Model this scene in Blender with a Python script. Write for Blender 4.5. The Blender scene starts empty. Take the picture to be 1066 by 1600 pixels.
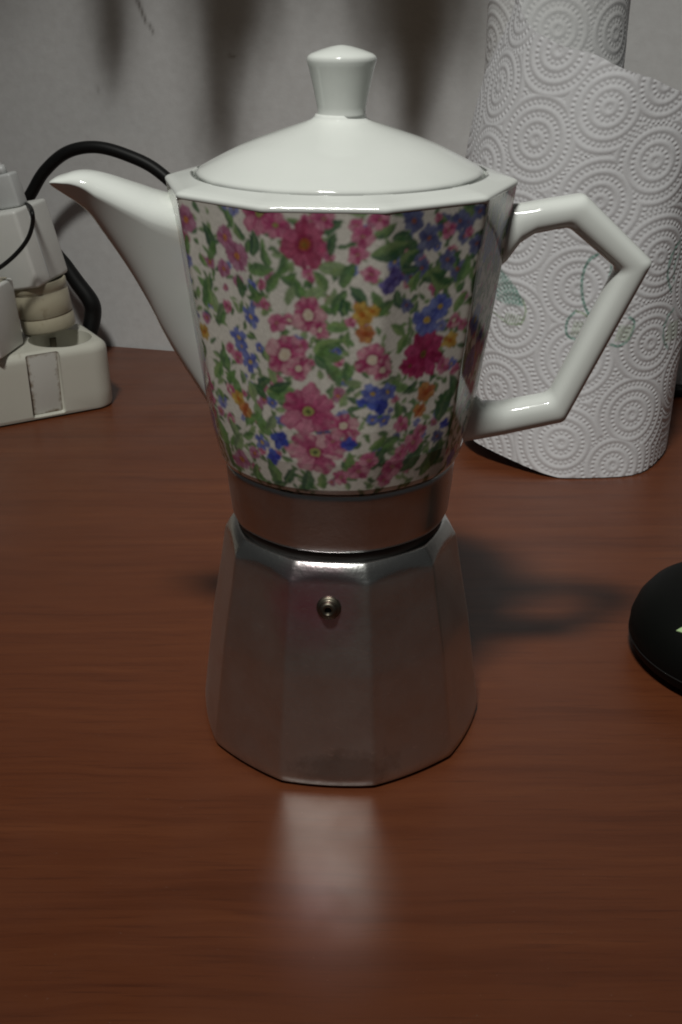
import bpy, bmesh, math
import numpy as np
from mathutils import Vector, Matrix

S = bpy.context.scene
COL = S.collection
R = math.radians

# ---------------------------------------------------------------- camera, world, lamp, exposure
cam = bpy.data.cameras.new('camera')
cam.sensor_fit = 'VERTICAL'; cam.sensor_height = 24.0; cam.lens = 26.25
cam.clip_start = 0.01; cam.clip_end = 50
camo = bpy.data.objects.new('camera', cam); COL.objects.link(camo)
camo.location = (0.0004, -0.341, 0.238); camo.rotation_euler = (R(90 - 25.2), 0, 0)
S.camera = camo

W = bpy.data.worlds.new('World'); S.world = W; W.use_nodes = True
bg = W.node_tree.nodes['Background']
bg.inputs[0].default_value = (0.96, 0.98, 0.97, 1); bg.inputs[1].default_value = 0.030

def area(name, loc, target, sx, sy, power, col):
    l = bpy.data.lights.new(name, 'AREA'); l.shape = 'RECTANGLE'; l.size = sx; l.size_y = sy
    l.energy = power; l.color = col
    o = bpy.data.objects.new(name, l); COL.objects.link(o); o.location = loc
    d = Vector(target) - Vector(loc); o.rotation_euler = d.to_track_quat('-Z', 'Y').to_euler()
    return o
LAMP_DIR = Vector((-0.125, -0.415, 0.90)).normalized()
area('ceiling_lamp', Vector((0, 0, 0.1)) + LAMP_DIR * 1.5, (0.0, 0.10, 0.12), 0.20, 0.13, 1.2, (1.0, 1.0, 0.945)).data.spread = R(44)

S.view_settings.view_transform = 'Standard'; S.view_settings.look = 'None'
S.view_settings.exposure = 0.0; S.view_settings.gamma = 1.0
S.cycles.filter_width = 2.0

# ---------------------------------------------------------------- helpers
rng = np.random.default_rng(7)

def tag(o, label=None, cat=None, group=None, kind=None):
    if label: o['label'] = label
    if cat: o['category'] = cat
    if group: o['group'] = group
    if kind: o['kind'] = kind
    return o

def empty(name, loc, label, cat, rot=(0, 0, 0)):
    o = bpy.data.objects.new(name, None); COL.objects.link(o)
    o.location = loc; o.rotation_euler = rot; o.empty_display_size = 0.02
    return tag(o, label, cat)

def obj(name, me, mat, parent=None):
    o = bpy.data.objects.new(name, me); COL.objects.link(o)
    if mat: me.materials.append(mat)
    if parent: o.parent = parent
    return o

def mesh_np(name, V, Q, smooth=True, cols=None, cname='print'):
    """mesh from a vertex array and an (n,4) quad array"""
    me = bpy.data.meshes.new(name)
    V = np.ascontiguousarray(V, dtype=np.float32); Q = np.ascontiguousarray(Q, dtype=np.int32)
    n = Q.shape[1]
    me.vertices.add(len(V)); me.vertices.foreach_set('co', V.ravel())
    me.loops.add(Q.size); me.loops.foreach_set('vertex_index', Q.ravel())
    me.polygons.add(len(Q))
    me.polygons.foreach_set('loop_start', np.arange(0, Q.size, n, dtype=np.int32))
    me.polygons.foreach_set('use_smooth', np.full(len(Q), smooth, dtype=bool))
    me.update(calc_edges=True)
    if cols is not None:
        a = me.color_attributes.new(cname, 'FLOAT_COLOR', 'POINT')
        c = np.ones((len(V), 4), np.float32); c[:, :cols.shape[1]] = cols
        a.data.foreach_set('color', c.ravel())
    return me

def grid_quads(nr, nc, wrap):
    i = np.arange(nr - 1)[:, None]; j = np.arange(nc if wrap else nc - 1)[None, :]
    j2 = (j + 1) % nc
    return np.stack([i * nc + j, i * nc + j2, (i + 1) * nc + j2, (i + 1) * nc + j], -1).reshape(-1, 4)

def decagon(theta_deg, rot, soft):
    """radius factor of a unit regular decagon (corner radius 1) with softened corners"""
    t = np.linspace(0, 360, 7200, endpoint=False)
    m = (t % 36) - 18
    r = np.cos(math.pi / 10) / np.cos(np.radians(m))
    k = int(soft / 0.05)
    if k > 1:
        w = np.hanning(2 * k + 3)[1:-1]; w /= w.sum()
        r = np.convolve(np.r_[r[-k:], r, r[:k]], w, 'valid')
    # theta is measured from the front (-y) towards +x; flats are centred on rot
    return np.interp((theta_deg - rot + 18) % 360, np.r_[t, 360], np.r_[r, r[0]])

def ring_xy(theta_deg, r):
    a = np.radians(theta_deg)
    return np.stack([r * np.sin(a), -r * np.cos(a)], -1)

def poly_loft(name, prof, rot, soft, nt=360, cone=None):
    """prof: (z, corner radius, k) with k = 1 decagon, k = 0 circle"""
    th = np.linspace(-180, 180, nt, endpoint=False)
    d = decagon(th, rot, soft)
    V = []
    for z, r, k in prof:
        rr = r * (k * d + (1 - k) * 0.978)
        if cone is not None:      # a round shoulder turned into the faceted wall
            rc = np.interp(z, cone[0], cone[1]) * (0.5 + 0.5 * d / 0.978) * 1.004; e = 0.00035
            rr = 0.5 * (rr + rc - np.sqrt((rr - rc) ** 2 + e * e)) + (0 if z < 0.069 else 0.0)
        V.append(np.c_[ring_xy(th, rr), np.full(nt, z)])
    V = np.concatenate(V); Q = grid_quads(len(prof), nt, True)
    me = mesh_np(name, V, Q, True)
    return me

def dense(prof, step):
    """subdivide a profile linearly"""
    out = [prof[0]]
    for a, b in zip(prof[:-1], prof[1:]):
        L = math.hypot(a[0] - b[0], a[1] - b[1]); n = max(1, int(L / step))
        for i in range(1, n + 1):
            out.append(tuple(x + (y - x) * i / n for x, y in zip(a, b)))
    return out

def catmull(P, n=10):
    P = [np.array(p, float) for p in P]; P = [2 * P[0] - P[1]] + P + [2 * P[-1] - P[-2]]
    out = []
    for i in range(1, len(P) - 2):
        for t in np.linspace(0, 1, n, endpoint=False):
            a, b, c, d = P[i - 1:i + 3]
            out.append(0.5 * ((2 * b) + (c - a) * t + (2 * a - 5 * b + 4 * c - d) * t ** 2 + (3 * b - a - 3 * c + d) * t ** 3))
    out.append(P[-2]); return np.array(out)

def tube(name, P, r, n=10, ns=14, smooth_path=True):
    C = catmull(P, n) if smooth_path else np.array(P, float)
    rr = np.full(len(C), r) if np.isscalar(r) else np.interp(np.linspace(0, 1, len(C)), np.linspace(0, 1, len(r)), r)
    T = np.gradient(C, axis=0); T /= np.linalg.norm(T, axis=1)[:, None]
    up = np.array([0.13, 0.21, 0.97]); V = []
    a = np.linspace(0, 2 * math.pi, ns, endpoint=False)
    N = np.cross(T[0], up); N /= np.linalg.norm(N)
    for c, t, q in zip(C, T, rr):
        N = N - t * (N @ t); N /= np.linalg.norm(N); B = np.cross(t, N)
        V.append(c + q * (np.cos(a)[:, None] * N + np.sin(a)[:, None] * B))
    V = np.concatenate(V)
    bm = bmesh.new()
    vs = [bm.verts.new(v) for v in V]
    m = len(C)
    for i in range(m - 1):
        for j in range(ns):
            f = bm.faces.new((vs[i*ns+j], vs[i*ns+(j+1) % ns], vs[(i+1)*ns+(j+1) % ns], vs[(i+1)*ns+j])); f.smooth = True
    bm.faces.new(vs[:ns][::-1]); bm.faces.new(vs[-ns:])
    bmesh.ops.recalc_face_normals(bm, faces=bm.faces)
    me = bpy.data.meshes.new(name); bm.to_mesh(me); bm.free(); return me

def lathe(name, prof, nt=96, axis_cap=True):
    """prof: (r, z) list; r = 0 ends close at the axis"""
    bm = bmesh.new(); rings = []
    for r, z in prof:
        if r < 1e-6: rings.append([bm.verts.new((0, 0, z))])
        else: rings.append([bm.verts.new((r*math.cos(2*math.pi*j/nt), r*math.sin(2*math.pi*j/nt), z)) for j in range(nt)])
    for A, B in zip(rings[:-1], rings[1:]):
        for j in range(nt):
            k = (j + 1) % nt
            if len(A) == 1 and len(B) == 1: continue
            if len(A) == 1: f = bm.faces.new((A[0], B[k], B[j]))
            elif len(B) == 1: f = bm.faces.new((A[j], A[k], B[0]))
            else: f = bm.faces.new((A[j], A[k], B[k], B[j]))
            f.smooth = True
    bmesh.ops.recalc_face_normals(bm, faces=bm.faces)
    me = bpy.data.meshes.new(name); bm.to_mesh(me); bm.free(); return me

def rbox(name, sx, sy, sz, bev=0.001, seg=3, taper=1.0, base=True, off=(0, 0, 0)):
    """bevelled box; z from 0 to sz when base"""
    bm = bmesh.new(); bmesh.ops.create_cube(bm, size=1)
    for v in bm.verts:
        t = taper if v.co.z > 0 else 1.0
        v.co = Vector((v.co.x * sx * t, v.co.y * sy * t, (v.co.z + (0.5 if base else 0)) * sz))
    if bev > 0:
        bmesh.ops.bevel(bm, geom=bm.edges[:], offset=bev, segments=seg, profile=0.5, affect='EDGES')
    for f in bm.faces: f.smooth = True
    for v in bm.verts: v.co += Vector(off)
    me = bpy.data.meshes.new(name); bm.to_mesh(me); bm.free(); return me

def sharp(me, ang=40):
    me.set_sharp_from_angle(angle=R(ang))
    return me

def boolean(o, cutters):
    """subtract cutter meshes from o for good"""
    for cm, mw in cutters:
        c = bpy.data.objects.new('cutter', cm); COL.objects.link(c); c.matrix_world = o.matrix_local @ mw if False else mw
        m = o.modifiers.new('cut', 'BOOLEAN'); m.operation = 'DIFFERENCE'; m.solver = 'EXACT'; m.object = c
        bpy.context.view_layer.update()
        dg = bpy.context.evaluated_depsgraph_get()
        me = bpy.data.meshes.new_from_object(o.evaluated_get(dg))
        o.modifiers.remove(m); o.data = me
        bpy.data.objects.remove(c)
    return o

# ---------------------------------------------------------------- materials
class NT:
    def __init__(s, name):
        s.m = bpy.data.materials.new(name); s.m.use_nodes = True
        s.t = s.m.node_tree; s.b = s.t.nodes['Principled BSDF']
    def n(s, typ, **kw):
        x = s.t.nodes.new(typ)
        for k, v in kw.items(): setattr(x, k, v)
        return x
    def l(s, a, b): s.t.links.new(a, b)
    def coord(s, scale=(1, 1, 1), rot=(0, 0, 0), out='Object'):
        c = s.n('ShaderNodeTexCoord'); m = s.n('ShaderNodeMapping')
        m.inputs['Scale'].default_value = scale; m.inputs['Rotation'].default_value = rot
        s.l(c.outputs[out], m.inputs[0]); return m.outputs[0]
    def noise(s, vec, scale, detail=4, rough=0.55, dist=0.0):
        x = s.n('ShaderNodeTexNoise'); x.inputs['Scale'].default_value = scale
        x.inputs['Detail'].default_value = detail; x.inputs['Roughness'].default_value = rough
        x.inputs['Distortion'].default_value = dist
        s.l(vec, x.inputs['Vector']); return x.outputs['Fac']
    def ramp(s, fac, stops):
        x = s.n('ShaderNodeValToRGB'); e = x.color_ramp.elements
        while len(e) < len(stops): e.new(0.5)
        for q, (p, c) in zip(e, stops): q.position = p; q.color = (*c, 1) if len(c) == 3 else c
        s.l(fac, x.inputs[0]); return x.outputs[0]
    def rng(s, fac, a, b, c, d):
        x = s.n('ShaderNodeMapRange')
        for i, v in zip((1, 2, 3, 4), (a, b, c, d)): x.inputs[i].default_value = v
        s.l(fac, x.inputs[0]); return x.outputs[0]
    def mix(s, fac, a, b, mode='MIX'):
        x = s.n('ShaderNodeMix', data_type='RGBA', blend_type=mode)
        if hasattr(fac, 'type'): s.l(fac, x.inputs[0])
        else: x.inputs[0].default_value = fac
        for k, v in ((6, a), (7, b)):
            if hasattr(v, 'type'): s.l(v, x.inputs[k])
            else: x.inputs[k].default_value = (*v, 1)
        return x.outputs[2]
    def bump(s, h, strength, dist):
        x = s.n('ShaderNodeBump'); x.inputs['Strength'].default_value = strength; x.inputs['Distance'].default_value = dist
        s.l(h, x.inputs['Height']); s.l(x.outputs[0], s.b.inputs['Normal'])
    def set(s, col=None, rough=None, metal=None, **kw):
        if col is not None:
            if hasattr(col, 'type'): s.l(col, s.b.inputs['Base Color'])
            else: s.b.inputs['Base Color'].default_value = (*col, 1)
        if rough is not None:
            if hasattr(rough, 'type'): s.l(rough, s.b.inputs['Roughness'])
            else: s.b.inputs['Roughness'].default_value = rough
        if metal is not None: s.b.inputs['Metallic'].default_value = metal
        for k, v in kw.items(): s.b.inputs[k].default_value = v
        return s

def attr_col(nt, name):
    a = nt.n('ShaderNodeVertexColor'); a.layer_name = name; return a.outputs['Color']

def m_porcelain():
    n = NT('white_glazed_porcelain'); v = n.coord()
    c = n.mix(n.noise(v, 60, 5), (0.62, 0.645, 0.615), (0.68, 0.70, 0.67))
    spots = n.rng(n.noise(v, 420, 2), 0.76, 0.80, 0, 0.45)
    c = n.mix(spots, c, (0.30, 0.22, 0.14))
    n.set(c, 0.07); n.bump(n.noise(v, 35, 2), 0.05, 0.002); return n.m
def m_print():
    n = NT('porcelain_with_flower_print'); v = n.coord()
    c = n.mix(1.0, attr_col(n, 'print'), n.ramp(n.noise(v, 900, 3), [(0.3, (0.86,)*3), (0.7, (1.0,)*3)]), 'MULTIPLY')
    n.set(c, 0.09); n.b.inputs['Specular IOR Level'].default_value = 0.36; n.bump(n.noise(v, 35, 2), 0.05, 0.002); return n.m
def m_alu(name, c0, c1, r0, r1, polish=None):
    n = NT(name); v = n.coord(); vs = n.coord((1, 1, 12))
    c = n.mix(n.noise(v, 45, 6, 0.65), c0, c1)
    blot = n.rng(n.noise(v, 22, 5, 0.7, 1.2), 0.58, 0.76, 0, 0.18)
    c = n.mix(blot, c, (0.20, 0.16, 0.13))
    if polish:      # scale left by boiled-over water low on the front, fine wiping scratches all over
        d = n.n('ShaderNodeVectorMath', operation='SUBTRACT'); n.l(v, d.inputs[0]); d.inputs[1].default_value = (0.001, -0.049, 0.0075)
        s_ = n.n('ShaderNodeVectorMath', operation='MULTIPLY'); n.l(d.outputs[0], s_.inputs[0]); s_.inputs[1].default_value = (55, 40, 150)
        ln = n.n('ShaderNodeVectorMath', operation='LENGTH'); n.l(s_.outputs[0], ln.inputs[0])
        ad = n.n('ShaderNodeMath', operation='MULTIPLY_ADD'); n.l(n.noise(v, 190, 4, 0.65), ad.inputs[0]); ad.inputs[1].default_value = 1.6; n.l(ln.outputs['Value'], ad.inputs[2])
        c = n.mix(n.rng(ad.outputs[0], 1.35, 1.9, 0.38, 0), c, (0.16, 0.12, 0.09))
        d2 = n.n('ShaderNodeVectorMath', operation='SUBTRACT'); n.l(v, d2.inputs[0]); d2.inputs[1].default_value = (-0.0095, -0.038, 0.0635)
        l2 = n.n('ShaderNodeVectorMath', operation='LENGTH'); n.l(d2.outputs[0], l2.inputs[0])
        a2 = n.n('ShaderNodeMath', operation='MULTIPLY_ADD'); n.l(n.noise(v, 150, 4, 0.6), a2.inputs[0]); a2.inputs[1].default_value = 0.012; n.l(l2.outputs['Value'], a2.inputs[2])
        c = n.mix(n.rng(a2.outputs[0], 0.008, 0.024, 0.9, 0), c, (0.60, 0.30, 0.38))  # pinkish reflection painted into the metal colour beside the valve
        c = n.mix(n.rng(n.noise(n.coord((260, 260, 900), (0.5, 0.3, 0.2)), 1.0, 2), 0.66, 0.72, 0, 0.35), c, (0.75, 0.74, 0.72))
    fine = n.noise(v, 700, 3); r = n.rng(n.noise(v, 60, 6, 0.7), 0.3, 0.7, r0, r1)
    if polish:
        sx = n.n('ShaderNodeSeparateXYZ'); n.l(v, sx.inputs[0])
        k = n.rng(sx.outputs[2], polish - 0.0008, polish + 0.0012, 0, 1)
        mx = n.n('ShaderNodeMix'); n.l(k, mx.inputs[0]); n.l(r, mx.inputs[2]); mx.inputs[3].default_value = 0.27; r = mx.outputs[0]
    n.set(c, r, 1.0); n.bump(fine, 0.12, 0.0006); return n.m
def m_plain(name, col, rough, var=0.12, metal=0.0, scale=120, bump=0.0):
    n = NT(name); v = n.coord()
    n.set(n.mix(n.noise(v, scale, 5, 0.6), tuple(x * (1 - var) for x in col), tuple(min(1, x * (1 + var)) for x in col)), rough, metal)
    if bump: n.bump(n.noise(v, 500, 3), bump, 0.0005)
    return n.m
def m_aged(name, col, grime, lo=0.60, hi=0.78, rough=0.32, scale=70):
    n = NT(name); v = n.coord()
    c = n.mix(n.noise(v, 50, 4), tuple(x * 0.95 for x in col), col)
    g = n.rng(n.noise(v, scale, 6, 0.7, 0.8), lo, hi, 0, 0.85)
    n.set(n.mix(g, c, grime), rough); return n.m
def m_wood():
    n = NT('brown_wood_laminate')
    vb = n.coord((1, 1, 1), (0, 0, R(6)))
    warp = n.noise(vb, 7, 3)
    def grain(scale):
        v = n.coord(scale, (0, 0, R(5)))
        mv = n.n('ShaderNodeVectorMath', operation='MULTIPLY_ADD')
        cmb = n.n('ShaderNodeCombineXYZ'); n.l(warp, cmb.inputs[1])
        n.l(cmb.outputs[0], mv.inputs[0]); mv.inputs[1].default_value = (0, scale[1] * 0.022, 0); n.l(v, mv.inputs[2])
        return n.noise(mv.outputs[0], 1.0, 6, 0.62, 0.25)
    g1 = grain((4, 60, 8)); g2 = grain((11, 240, 8))
    gm = n.n('ShaderNodeMix'); gm.inputs[0].default_value = 0.5; n.l(g1, gm.inputs[2]); n.l(g2, gm.inputs[3])
    c = n.ramp(gm.outputs[0], [(0.37, WOOD[0]), (0.47, WOOD[1]), (0.55, WOOD[2]), (0.65, WOOD[3])])
    vf = n.coord((30, 900, 8), (0, 0, R(5)))
    pores = n.rng(n.noise(vf, 1.0, 3, 0.6), 0.56, 0.70, 0, 0.6)
    c = n.mix(pores, c, WOOD[4])
    big = n.noise(vb, 5, 2)
    c = n.mix(n.rng(big, 0.3, 0.7, 0.0, 0.35), c, WOOD[0])
    dust = n.rng(n.noise(n.coord(), 800, 1), 0.76, 0.80, 0, 0.10)
    c = n.mix(dust, c, (0.4, 0.33, 0.28))
    n.set(c, n.rng(n.noise(vb, 30, 5), 0.3, 0.7, 0.30, 0.42))
    n.b.inputs['Specular IOR Level'].default_value = 0.5
    n.bump(n.noise(vf, 1.0, 3), 0.06, 0.0004); return n.m
WOOD = [(0.090, 0.0245, 0.0092), (0.116, 0.0325, 0.0120), (0.128, 0.0370, 0.0134), (0.150, 0.0450, 0.0162), (0.060, 0.0165, 0.0075)]
def m_wall():
    n = NT('white_plaster_with_dark_bands'); v = n.coord()
    base = n.mix(n.noise(v, 9, 6, 0.65), (0.60, 0.595, 0.59), (0.67, 0.665, 0.66))
    fine = n.noise(v, 160, 4, 0.6)
    base = n.mix(n.rng(fine, 0.35, 0.7, 0.0, 0.35), base, (0.50, 0.49, 0.48))
    n.set(n.mix(1.0, base, attr_col(n, 'wall_marks'), 'MULTIPLY'), 0.75); n.bump(n.noise(v, 110, 5), 0.25, 0.0012); return n.m
def m_paper():
    n = NT('white_embossed_paper'); v = n.coord()
    c = n.mix(1.0, attr_col(n, 'print'), n.ramp(n.noise(v, 600, 3), [(0.3, (0.93,)*3), (0.7, (1.0,)*3)]), 'MULTIPLY')
    n.set(c, 0.9); n.b.inputs['Specular IOR Level'].default_value = 0.2
    n.bump(n.noise(v, 1500, 2), 0.2, 0.0003); return n.m

PORC = m_porcelain(); PRINT = m_print(); WALL = m_wall(); WOODM = m_wood(); PAPER = m_paper()
ALU = m_alu('worn_cast_aluminium', (0.53, 0.53, 0.515), (0.60, 0.60, 0.585), 0.34, 0.41, 0.0708)
ALU2 = m_alu('polished_aluminium_collar', (0.44, 0.445, 0.45), (0.52, 0.525, 0.53), 0.27, 0.38)
RUBBER = m_plain('dark_rubber', (0.02, 0.018, 0.016), 0.6)
CABLE = m_plain('black_cable_rubber', (0.006, 0.006, 0.006), 0.5)
CABLE.node_tree.nodes['Principled BSDF'].inputs['Specular IOR Level'].default_value = 0.3
BRASS = m_plain('dull_brass_valve', (0.13, 0.115, 0.09), 0.42, 0.2, 1.0)
DARK = m_plain('dark_hole', (0.004, 0.004, 0.004), 0.8)
IVORY = m_aged('yellowed_white_plastic', (0.56, 0.55, 0.48), (0.20, 0.13, 0.06), 0.66, 0.82)
def m_window():
    n = NT('grimy_white_plastic'); v = n.coord(); sx = n.n('ShaderNodeSeparateXYZ'); n.l(v, sx.inputs[0])
    def M(op, a, b=None):
        x = n.n('ShaderNodeMath', operation=op)
        for k, q in enumerate((a, b)):
            if q is None: continue
            if hasattr(q, 'type'): n.l(q, x.inputs[k])
            else: x.inputs[k].default_value = q
        return x.outputs[0]
    ex = M('DIVIDE', M('ABSOLUTE', sx.outputs[0]), 0.00925); ez = M('DIVIDE', M('ABSOLUTE', M('SUBTRACT', sx.outputs[2], 0.0185)), 0.0185)
    e = M('MAXIMUM', M('POWER', ex, 2.0), M('POWER', ez, 5.0))
    k = M('ADD', e, M('MULTIPLY', M('SUBTRACT', n.noise(v, 260, 4, 0.6), 0.5), 1.7))
    c = n.mix(n.rng(k, 0.62, 1.15, 0, 0.9), (0.53, 0.52, 0.48), (0.13, 0.075, 0.025))
    n.set(c, 0.4); return n.m
WINDOWM = m_window()
BEIGE = m_aged('beige_adapter_plastic', (0.42, 0.38, 0.28), (0.16, 0.11, 0.05), 0.58, 0.8)
GREYP = m_plain('light_grey_plastic', (0.64, 0.64, 0.61), 0.4, 0.05)
GREYP2 = m_plain('grey_plug_plastic', (0.54, 0.55, 0.545), 0.35, 0.05)
BLACKP = m_plain('black_plastic', (0.003, 0.0035, 0.003), 0.6, 0.2)
BLACKP.node_tree.nodes['Principled BSDF'].inputs['Specular IOR Level'].default_value = 0.12
LIME = m_plain('pale_green_print', (0.42, 0.58, 0.30), 0.5)
WIREW = m_plain('pale_wire_plastic', (0.55, 0.55, 0.53), 0.3)

# ---------------------------------------------------------------- setting: wall and table
WA = np.array([-0.1248, 0.4403]); WD = np.array([0.9693, -0.2462]); WD /= np.linalg.norm(WD)
WANG = math.atan2(WD[1], WD[0])

def make_wall():
    fine = 0.0016
    w = np.r_[np.arange(-1.2, -0.16, 0.02), np.arange(-0.16, 0.42, fine), np.arange(0.42, 1.2, 0.02)]
    z = np.r_[np.arange(-0.04, 0.0, 0.02), np.arange(0.0, 0.30, fine), np.arange(0.30, 1.0, 0.02)]
    X, Z = np.meshgrid(w, z)
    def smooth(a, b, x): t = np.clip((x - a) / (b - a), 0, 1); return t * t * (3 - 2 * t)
    # coherent wobble so that the dark bands have an uneven outline
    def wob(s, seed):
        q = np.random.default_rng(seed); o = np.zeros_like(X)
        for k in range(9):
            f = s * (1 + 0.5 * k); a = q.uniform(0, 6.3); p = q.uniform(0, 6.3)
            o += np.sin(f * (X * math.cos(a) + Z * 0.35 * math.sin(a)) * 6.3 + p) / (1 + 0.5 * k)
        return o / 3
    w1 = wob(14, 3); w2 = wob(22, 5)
    def soft_band(cx0, cx1, hw_lo, hw_hi, z0, z1, d, soft=0.8):
        """soft dark band: centre cx0 at z0 to cx1 at z1, half width hw_lo..hw_hi, fading in above z0"""
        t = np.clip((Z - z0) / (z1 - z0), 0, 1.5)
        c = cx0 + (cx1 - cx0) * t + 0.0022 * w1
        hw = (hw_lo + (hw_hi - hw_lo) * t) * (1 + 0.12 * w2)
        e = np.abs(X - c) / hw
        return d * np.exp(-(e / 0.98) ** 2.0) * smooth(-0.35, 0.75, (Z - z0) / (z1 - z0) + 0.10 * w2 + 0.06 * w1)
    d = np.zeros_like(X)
    for a in DARK_BANDS:
        q = soft_band(*a); d = 1 - (1 - d) * (1 - q)
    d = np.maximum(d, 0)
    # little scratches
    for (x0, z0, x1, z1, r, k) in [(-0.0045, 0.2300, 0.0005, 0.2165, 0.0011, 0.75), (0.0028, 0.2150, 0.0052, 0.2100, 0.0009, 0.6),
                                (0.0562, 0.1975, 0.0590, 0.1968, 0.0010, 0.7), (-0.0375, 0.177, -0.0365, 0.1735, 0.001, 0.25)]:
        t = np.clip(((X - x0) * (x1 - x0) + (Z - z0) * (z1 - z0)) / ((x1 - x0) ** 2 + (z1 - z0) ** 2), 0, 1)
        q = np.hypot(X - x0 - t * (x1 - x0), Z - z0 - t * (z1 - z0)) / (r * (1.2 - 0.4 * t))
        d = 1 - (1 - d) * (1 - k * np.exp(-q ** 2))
    mark_col = np.array([0.085, 0.060, 0.038])  # dark brown that the bands and scratches multiply into the plaster
    c = 1 - d.ravel()[:, None] * (1 - mark_col)
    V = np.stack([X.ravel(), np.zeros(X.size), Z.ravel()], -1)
    me = mesh_np('wall', V, grid_quads(len(z), len(w), False), True, c, 'wall_marks')
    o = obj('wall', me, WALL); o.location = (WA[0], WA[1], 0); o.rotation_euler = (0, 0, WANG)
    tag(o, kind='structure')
DARK_BANDS = [(0.045, 0.049, 0.0150, 0.0190, 0.115, 0.185, 0.84), (0.058, 0.066, 0.020, 0.036, 0.180, 0.232, 0.90),  # soft dark bands on the upper wall, fading out downwards
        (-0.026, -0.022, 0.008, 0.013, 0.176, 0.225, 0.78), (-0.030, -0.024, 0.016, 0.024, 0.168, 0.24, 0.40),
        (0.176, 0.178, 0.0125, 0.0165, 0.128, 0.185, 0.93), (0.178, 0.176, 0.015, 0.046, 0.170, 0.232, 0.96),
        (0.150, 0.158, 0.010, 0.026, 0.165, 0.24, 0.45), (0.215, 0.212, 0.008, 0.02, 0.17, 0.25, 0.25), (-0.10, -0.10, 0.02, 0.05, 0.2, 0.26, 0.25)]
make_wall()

def make_table():
    n = np.array([WD[1], -WD[0]])
    def wp(t): p = WA + WD * t + n * 0.0015; return (p[0], p[1])
    plan = [(-0.62, -0.62), (0.62, -0.62), wp(0.80), wp(-0.55)]
    bm = bmesh.new()
    lo = [bm.verts.new((x, y, -0.028)) for x, y in plan]; hi = [bm.verts.new((x, y, 0)) for x, y in plan]
    bm.faces.new(hi); bm.faces.new(lo[::-1])
    for i in range(4): bm.faces.new((lo[i], lo[(i+1) % 4], hi[(i+1) % 4], hi[i]))
    bmesh.ops.bevel(bm, geom=[e for e in bm.edges if all(v.co.z > -0.001 for v in e.verts)], offset=0.0012, segments=2, affect='EDGES')
    bmesh.ops.recalc_face_normals(bm, faces=bm.faces)
    me = bpy.data.meshes.new('table_top'); bm.to_mesh(me); bm.free()
    tag(obj('table_top', me, WOODM), kind='structure')
make_table()

# ---------------------------------------------------------------- the coffee pot
POT = empty('coffee_pot', (0, 0, 0), 'stovetop coffee pot with flower-printed white porcelain top on a faceted aluminium base', 'coffee pot')
ROT_LOW, ROT_UP = -5.0, -4.5

# aluminium water chamber
prof = dense([(0.0006, 0.040, .45), (0.0, 0.0470, .45), (0.0004, 0.0488, .45), (0.0016, 0.0500, .5), (0.004, 0.0501, .6), (0.012, 0.0488, .9), (0.022, 0.0473, 1),
              (0.040, 0.0448, 1), (0.060, 0.0411, 1), (0.0690, 0.0397, 1)], 0.0015) + [(z, 0.0397 - (z - 0.069) * 0.18, 1) for z in np.arange(0.0694, 0.0765, 0.0003)] + [(0.0766, 0.0346, 0), (0.0762, 0.0338, 0), (0.074, 0.033, 0)]
CONE = ([0.0, 0.0685, 0.0695, 0.0706, 0.0718, 0.0730, 0.0742, 0.0752, 0.0760, 0.0765, 0.0767], [0.06, 0.0420, 0.0402, 0.0391, 0.0382, 0.0375, 0.0368, 0.0361, 0.0354, 0.0349, 0.0346])
base = obj('water_chamber', poly_loft('water_chamber', prof, ROT_LOW, 1.6, cone=CONE), ALU, POT)
# dark rubber ring in the gap
obj('gasket', poly_loft('gasket', [(0.0735, 0.0335, 0), (0.0775, 0.0352, 0), (0.0795, 0.0354, 0), (0.0812, 0.0346, 0)], 0, 2), RUBBER, POT)
# aluminium collar above the gap
prof = dense([(0.0806, 0.0335, 0.1), (0.0800, 0.0355, 0.12), (0.0803, 0.0363, 0.15), (0.0815, 0.0368, .18), (0.090, 0.0377, .2), (0.0980, 0.0383, .2), (0.0996, 0.0383, .2), (0.1002, 0.0378, 0.2), (0.1003, 0.0355, 0.2)], 0.0015)
obj('collar', poly_loft('collar', prof, ROT_UP, 2.4), ALU2, POT)
# safety valve on the front facet
a = R(ROT_LOW); vz = 0.0628
rf = np.interp(vz, [0.060, 0.069], [0.0411, 0.0397]) * 0.951
tilt = math.atan2(0.0448 - 0.0411, 0.020)
vm = Matrix.Translation(Vector((rf * math.sin(a), -rf * math.cos(a), vz))) @ Matrix.Rotation(a, 4, 'Z') @ Matrix.Rotation(R(90) - tilt, 4, 'X')
def place(o, M):
    o.matrix_local = M; return o
val = place(obj('safety_valve', lathe('safety_valve', [(0, -0.002), (0.0038, -0.002), (0.0039, 0.0002), (0.0037, 0.0009), (0.0031, 0.0012), (0.0026, 0.0013), (0.0026, 0.0026), (0.0023, 0.0031), (0.0016, 0.0033), (0.0011, 0.0031), (0.0011, 0.0012), (0, 0.0012)], 48), BRASS, base), vm)
pin = place(obj('valve_hole', lathe('valve_hole', [(0, 0.0020), (0.00105, 0.0020), (0.00105, 0.0013), (0, 0.0013)], 24), DARK, base), vm)

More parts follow.
